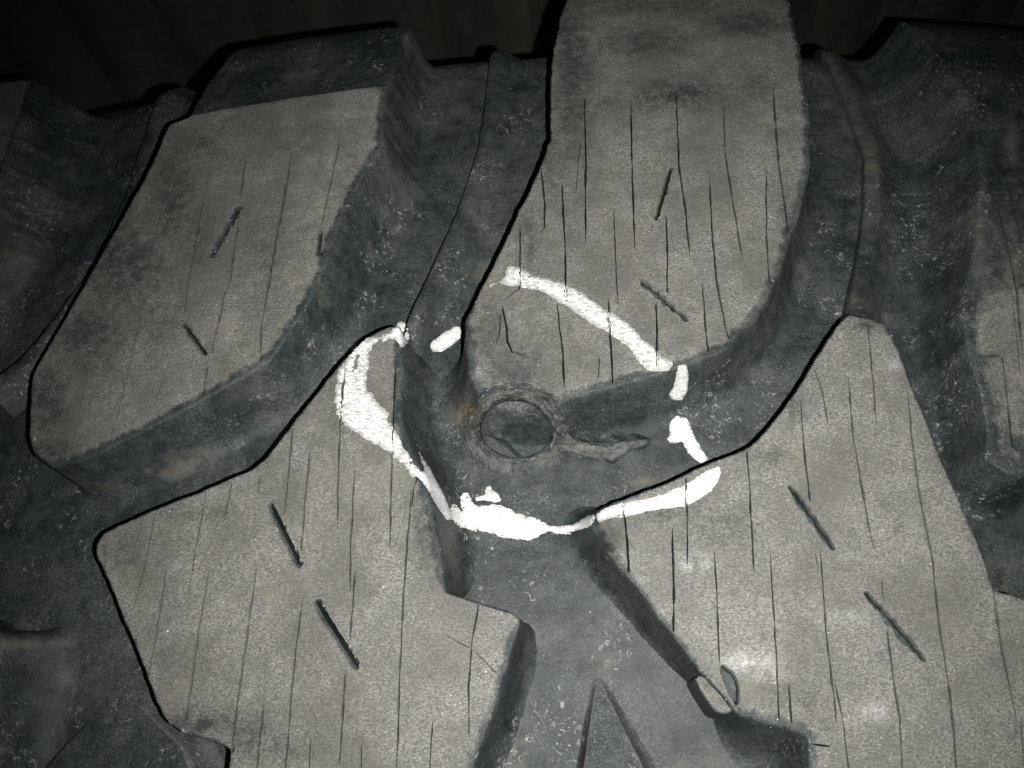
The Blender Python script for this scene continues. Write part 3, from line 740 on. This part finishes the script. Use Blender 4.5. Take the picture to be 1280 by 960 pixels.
paint_mark([(575, 620), (580, 615), (586, 617), (590, 626), (597, 634), (606, 632), (618, 630), (634, 634), (648, 642), (660, 646), (674, 650), (684, 656), (700, 657), (716, 656), (728, 649), (740, 642), (746, 646), (740, 656), (728, 661), (712, 667), (698, 667), (684, 664), (675, 670), (662, 675), (645, 674), (628, 671), (608, 666), (590, 662), (576, 660), (566, 652), (562, 640), (566, 630), (574, 634), (578, 640), (576, 630)],
           'thick white paint smear on the groove floor', rag=1.5, speck=.12, seed=5)
paint_mark([(607, 609), (613, 607), (616, 614), (624, 618), (626, 626), (618, 629), (608, 625), (596, 627), (594, 623), (606, 619)], 'small square paint blot above the thick smear', rag=.8, seed=6)
paint_mark([(432, 452), (436, 440), (446, 428), (458, 422), (470, 420), (477, 423), (466, 430), (462, 440), (461, 460), (457, 478), (459, 487), (464, 492), (471, 502), (486, 517), (484, 526), (491, 533), (498, 545), (504, 560), (512, 572), (522, 585), (527, 590), (520, 596), (514, 594), (505, 582), (493, 572), (488, 565), (470, 556), (456, 548), (444, 540), (430, 530), (422, 518), (418, 500), (420, 485), (423, 462)],
           'broad dry paint stroke down the lower left lug', rag=1.6, thin=.34, speck=.16, seed=7, holes=[[(446, 443), (450, 443), (446, 462), (440, 466)]])
paint_mark([(523, 564), (532, 578), (543, 596), (553, 616), (561, 634), (566, 650), (558, 650), (547, 634), (538, 618), (528, 602), (516, 592), (520, 584), (528, 590), (531, 586), (526, 576)], 'narrow paint streak down the wall of the lower left lug', rag=.7, thin=.05, seed=8)
paint_mark([(476, 420), (488, 415), (496, 408), (498, 402), (505, 402), (510, 410), (511, 424), (506, 434), (500, 433), (494, 425), (486, 424), (478, 428)], 'ragged paint fleck at the tip of the lower left lug', rag=1.2, thin=.1, seed=9)
paint_mark([(537, 432), (541, 426), (560, 413), (568, 408), (575, 408), (577, 415), (575, 423), (568, 430), (552, 440), (541, 440)], 'short slanted paint dab on the floor left of the central lug', rag=.7, seed=10)

# ------------------------------------------------------------------ the torn plug in the lug wall
def patch(name, bbox, hfun, wearfun, dustfun, step=1.0, label=None, stainfun=None):
    # torn pieces belong to the central lug
    x0, y0, x1, y1 = bbox
    gx, gy = np.meshgrid(np.arange(x0, x1 + .1, step), np.arange(y0, y1 + .1, step), indexing='ij')
    px = np.column_stack([gx.ravel(), gy.ravel()])
    H, M = hfun(px[:, 0], px[:, 1])
    pos, nor, ok = pick(px)
    # smooth what lies below so the torn skin does not copy every pore
    pg = pos.reshape(gx.shape + (3,)); 
    for _ in range(12):
        q = np.pad(pg, ((1, 1), (1, 1), (0, 0)), mode='edge'); pg = (q[:-2, 1:-1] + q[2:, 1:-1] + q[1:-1, :-2] + q[1:-1, 2:] + 2 * pg) / 6
    pos = pg.reshape(-1, 3)
    gd = pg; du = np.gradient(gd, axis=0); dv = np.gradient(gd, axis=1); nn = np.cross(dv, du); nn /= np.linalg.norm(nn, axis=-1, keepdims=True) + 1e-12
    nn = nn.reshape(-1, 3); sgn = np.sign(np.sum(nn * (CPOS - pos), 1)); nn *= sgn[:, None]
    nn = nn + 0.6 * (CPOS - pos) / np.linalg.norm(CPOS - pos, axis=1, keepdims=True); nn /= np.linalg.norm(nn, axis=1, keepdims=True)
    V = pos + nn * (H / 1000)[:, None]
    n1, n2 = gx.shape; F = []
    M = M.reshape(gx.shape)
    for i in range(n1 - 1):
        for j in range(n2 - 1):
            if M[i, j] or M[i + 1, j] or M[i, j + 1] or M[i + 1, j + 1]:
                F.append((i * n2 + j, i * n2 + j + 1, (i + 1) * n2 + j + 1, (i + 1) * n2 + j))
    used = sorted({i for f in F for i in f}); mp = {o: k for k, o in enumerate(used)}
    F = [tuple(mp[i] for i in f) for f in F]; Vu = V[used]
    a, b_, c_ = Vu[list(F[len(F) // 2][:3])]
    if np.dot(np.cross(b_ - a, c_ - a), CPOS - a) < 0: F = [f[::-1] for f in F]
    u = px[used]
    return mesh_obj(name, Vu, F, RUB, L2, {'wear': wearfun(u[:, 0], u[:, 1]), 'stain': stainfun(u[:, 0], u[:, 1]) if stainfun else np.zeros(len(u)), 'dust': dustfun(u[:, 0], u[:, 1]), 'soil': blob_soil(Vu)}, sharp=60, label=label)

PCX, PCY, PRX, PRY, PA = 645.0, 537.0, 46.0, 38.0, math.radians(8)
def pol(x, y):
    dx, dy = x - PCX, y - PCY
    u = (dx * math.cos(PA) + dy * math.sin(PA)) / PRX; v_ = (-dx * math.sin(PA) + dy * math.cos(PA)) / PRY
    return np.hypot(u, v_), np.arctan2(v_, u)
def h_ring(x, y):
    r, a = pol(x, y)
    up = 0.5 - 0.5 * np.sin(a)                                          # 1 at the upper side
    rw = r + 0.06 * fbm(x * .05, y * .05, 4, 3) + 0.035 * fbm(x * .2, y * .2, 9, 3)
    lip = np.exp(-((rw - 1.075) / 0.045) ** 2) * 1.3
    outer = np.exp(-((rw - 1.25 - 0.05 * up) / 0.07) ** 2) * (0.0 + 2.4 * up * np.clip(np.cos(a + 1.1), 0, 1))
    shred = 2.2 * np.abs(fbm(r * 16 + a * 2, a * 2.5, 2, 3)) * (0.25 + 0.75 * up) * sstep(1.0, 1.1, r) * (1 - sstep(1.35, 1.5, r))
    skirt = 2.2 * (1 - sstep(1.0, 1.70, r))
    gapw = 2.4 * np.exp(-((np.abs(a + 0.25) - np.pi) / 0.45) ** 2) + np.exp(-((a + 0.55) / 0.35) ** 2)
    inn = -8.0 * (1 - sstep(0.97, 1.02 + 0.06 * np.clip(gapw, 0, 2.5), rw))
    h = skirt + lip + outer + shred + inn + 0.55 * fbm(x * .16, y * .16, 8, 4)
    h -= 1.2 * sstep(1.45, 1.72, r)
    # radial split at the left and at the right of the hole
    h -= 4.0 * np.exp(-((a + np.pi * 0.93) / 0.05) ** 2) * sstep(0.95, 1.02, r) * (1 - sstep(1.2, 1.3, r))
    return h, (r > 0.9) & (r < 1.72)
def w_ring(x, y):
    r, a = pol(x, y); return np.clip(0.80 * np.exp(-((r - 1.06) / 0.045) ** 2) * (0.6 + 0.4 * np.sin(a + 0.4)) + 0.12 * fbm(x * .1, y * .1, 1, 3), 0, 1)
def d_ring(x, y):
    r, a = pol(x, y)
    d = 0.36 * (1 - sstep(1.2, 1.65, r)) + 0.25 * fbm(x * .09, y * .09, 6, 3)
    return np.clip(d, 0, 1)
patch('torn_lip', (548, 462, 735, 612), h_ring, w_ring, d_ring, 1.0, label='raised ragged rubber lip round the hole')
def h_plug(x, y):
    r, a = pol(x, y); r = r / 0.97
    dx, dy = x - PCX, y - PCY
    dome = 2.6 * (1 - 0.12 * r ** 2) - 8.0 * sstep(0.965, 1.03, r)
    diag = (dx * 0.62 - dy * 0.78); along = (dx * 0.78 + dy * 0.62)
    fold = 1.2 * np.exp(-((diag + 18 + 2.5 * fbm(along * .06, 1.0, 0, 2)) / 3.5) ** 2) * (1 - sstep(20, 34, np.abs(along)))
    cut = -2.2 * np.exp(-((diag + 24 + 2 * fbm(along * .08, 4.0, 0, 2)) / 1.6) ** 2) * (1 - sstep(16, 30, np.abs(along - 4)))
    return dome + fold + cut + 0.30 * fbm(x * .16, y * .16, 3, 4), r < 1.05
patch('rubber_plug', (590, 494, 696, 580), h_plug, lambda x, y: 0.0 * x, lambda x, y: np.clip(-0.05 + 0.25 * fbm(x * .08, y * .08, 2, 3), 0, 1), 1.0, label='round dark rubber plug filling the hole')

flap_c = np.array([(683, 512), (700, 530), (722, 548), (748, 556), (772, 554), (796, 549), (817, 551)], float)
flap_l = np.array([(684, 540), (700, 562), (722, 570), (748, 574), (766, 577), (790, 562), (817, 555)], float)
def h_flap(x, y):
    t = np.interp(x, flap_c[:, 0], flap_c[:, 1]); b_ = np.interp(x, flap_l[:, 0], flap_l[:, 1])
    f = (y - t) / np.maximum(b_ - t, 2.0)
    wob = 0.16 * fbm(x * .14, y * .1, 3, 4); f = f + wob
    endf = sstep(683, 692, x) * (1 - sstep(806, 820, x))
    prof = np.where(f < 0, 0, 1.0) * (2.6 * (1 - 0.75 * np.clip(f, 0, 1))) * (1 - sstep(0.9, 1.12, f))
    upper = 1.8 * np.exp(-((f + 0.22) / 0.13) ** 2) * (f < -0.03)
    gap = -9.0 * np.exp(-((f + 0.03) / 0.09) ** 2)
    h = (prof + upper + gap + 0.6 * fbm(x * .15, y * .2, 7, 4)) * endf - 3.0 * sstep(0.95, 1.3, f) - 3.0 * (1 - sstep(-0.7, -0.3, f)) - 3.0 * (1 - endf)
    return h + 2.2, (f > -0.7) & (f < 1.3) & (x > 681) & (x < 821)
def d_flap(x, y):
    t = np.interp(x, flap_c[:, 0], flap_c[:, 1]); b_ = np.interp(x, flap_l[:, 0], flap_l[:, 1]); f = (y - t) / np.maximum(b_ - t, 2.0)
    return np.clip(0.30 * sstep(0.02, 0.15, f) * (1 - sstep(0.95, 1.1, f)) + 0.08 + 0.3 * fbm(x * .1, y * .1, 2, 3), 0, 1)
patch('torn_flap', (678, 498, 824, 592), h_flap, lambda x, y: np.clip(0.35 * sstep(795, 815, x), 0, 1), d_flap, 1.0, label='torn rubber flap trailing right of the plug')

# the hole itself, sunk into the lug below plug and flap
_n = len(L2.data.vertices); _co = np.zeros(_n * 3); L2.data.vertices.foreach_get('co', _co); _co = _co.reshape(-1, 3)
_pj = proj(_co); _r, _ = pol(_pj[:, 0], _pj[:, 1])
_t = np.interp(_pj[:, 0], flap_c[:, 0], flap_c[:, 1]); _b2 = np.interp(_pj[:, 0], flap_l[:, 0], flap_l[:, 1]); _f = (_pj[:, 1] - _t) / np.maximum(_b2 - _t, 2.0)
_in = (_r < 1.08) | ((_f > -0.22) & (_f < 0.55) & (_pj[:, 0] > 690) & (_pj[:, 0] < 800))
_dv = CPOS - _co; _dv /= np.linalg.norm(_dv, axis=1, keepdims=True)
_co[_in] -= _dv[_in] * 0.012
L2.data.vertices.foreach_set('co', _co.ravel()); L2.data.update()

# ------------------------------------------------------------------ grit stuck to the rubber
oct_v = np.array([(1, 0, 0), (-1, 0, 0), (0, 1, 0), (0, -1, 0), (0, 0, 1), (0, 0, -1)], float)
oct_f = [(0, 2, 4), (2, 1, 4), (1, 3, 4), (3, 0, 4), (2, 0, 5), (1, 2, 5), (3, 1, 5), (0, 3, 5)]
spec = [(210, 789, 2.6), (44, 549, 2.4), (193, 354, 1.3), (362, 355, 1.4), (302, 404, 2.0), (610, 391, 1.7), (968, 854, 1.9), (1163, 705, 2.0), (1158, 708, 1.3), (972, 899, 1.5), (112, 436, 1.6), (1114, 420, 1.5), (1109, 652, 1.4),
        (483, 617, 1.6), (528, 695, 1.4), (738, 765, 1.4), (717, 284, 1.4), (1006, 734, 1.4), (910, 729, 1.4), (809, 263, 1.6)]
pp = np.column_stack([rng.uniform(0, 1280, 520), rng.uniform(110, 960, 520)])
sz = np.abs(rng.normal(0, 0.33, 520)) + 0.25
pp = np.vstack([[(a, b_) for a, b_, c in spec], pp]); sz = np.concatenate([[c for *_, c in spec], sz])
pos, nor, ok = pick(pp)
GV, GF = [], []
for i in range(len(pp)):
    if not ok[i]: continue
    r = sz[i] * 0.00042
    A = rng.normal(size=(3, 3)); Q, _ = np.linalg.qr(A)
    v = (oct_v * rng.uniform(0.6, 1.2, (6, 1)) * (1, 0.8, 0.65)) @ Q * r + pos[i] + nor[i] * r * 0.35
    b0 = len(GV) * 6; GV.append(v); GF += [tuple(b0 + k for k in f) for f in oct_f]
gr = mesh_obj('grit', np.vstack(GV), GF, GRIT, None, None, sharp=0)
gr['label'] = 'fine pale grit and specks scattered over the tyre tread'; gr['category'] = 'grit'; gr['kind'] = 'stuff'

# ------------------------------------------------------------------ ribbed sheet wall behind the tyre
wall = bpy.data.objects.new('ribbed_wall', None); scene.collection.objects.link(wall); wall.location = (0, 0.66, 0)
wall['label'] = 'dark dirty ribbed sheet wall behind the tyre'; wall['category'] = 'wall'
def box(x0, x1, y0, y1, z0, z1):
    v = [(x, y, z) for x in (x0, x1) for y in (y0, y1) for z in (z0, z1)]
    return v, [(0, 1, 3, 2), (4, 6, 7, 5), (0, 4, 5, 1), (2, 3, 7, 6), (0, 2, 6, 4), (1, 5, 7, 3)]
v, f = box(-2.2, 2.2, 0.0, 0.02, -2.2, 0.8); mesh_obj('sheet', v, f, WALL, wall, None, sharp=30)
pitch = 0.115
nb = 12
prof = [(-0.052 + 0.104 * k / nb, 0.004 - 0.020 * 0.5 * (1 - math.cos(2 * math.pi * k / nb))) for k in range(nb + 1)]
rv = [(a, b_, z) for z in (-2.2, 0.8) for a, b_ in prof]
rf = [(k, k + 1, k + nb + 2, k + nb + 1) for k in range(nb)] + [tuple(range(nb, -1, -1)), tuple(range(nb + 1, 2 * nb + 2)), (nb, 0, nb + 1, 2 * nb + 1)]
rib = mesh_obj('sheet_rib', rv, rf, WALL, wall, None, sharp=45)
rib.location = (-1.495, 0, 0)
for k in range(1, 27):
    c = rib.copy(); scene.collection.objects.link(c); c.parent = wall; c.location = (-1.495 + k * pitch, 0, 0)
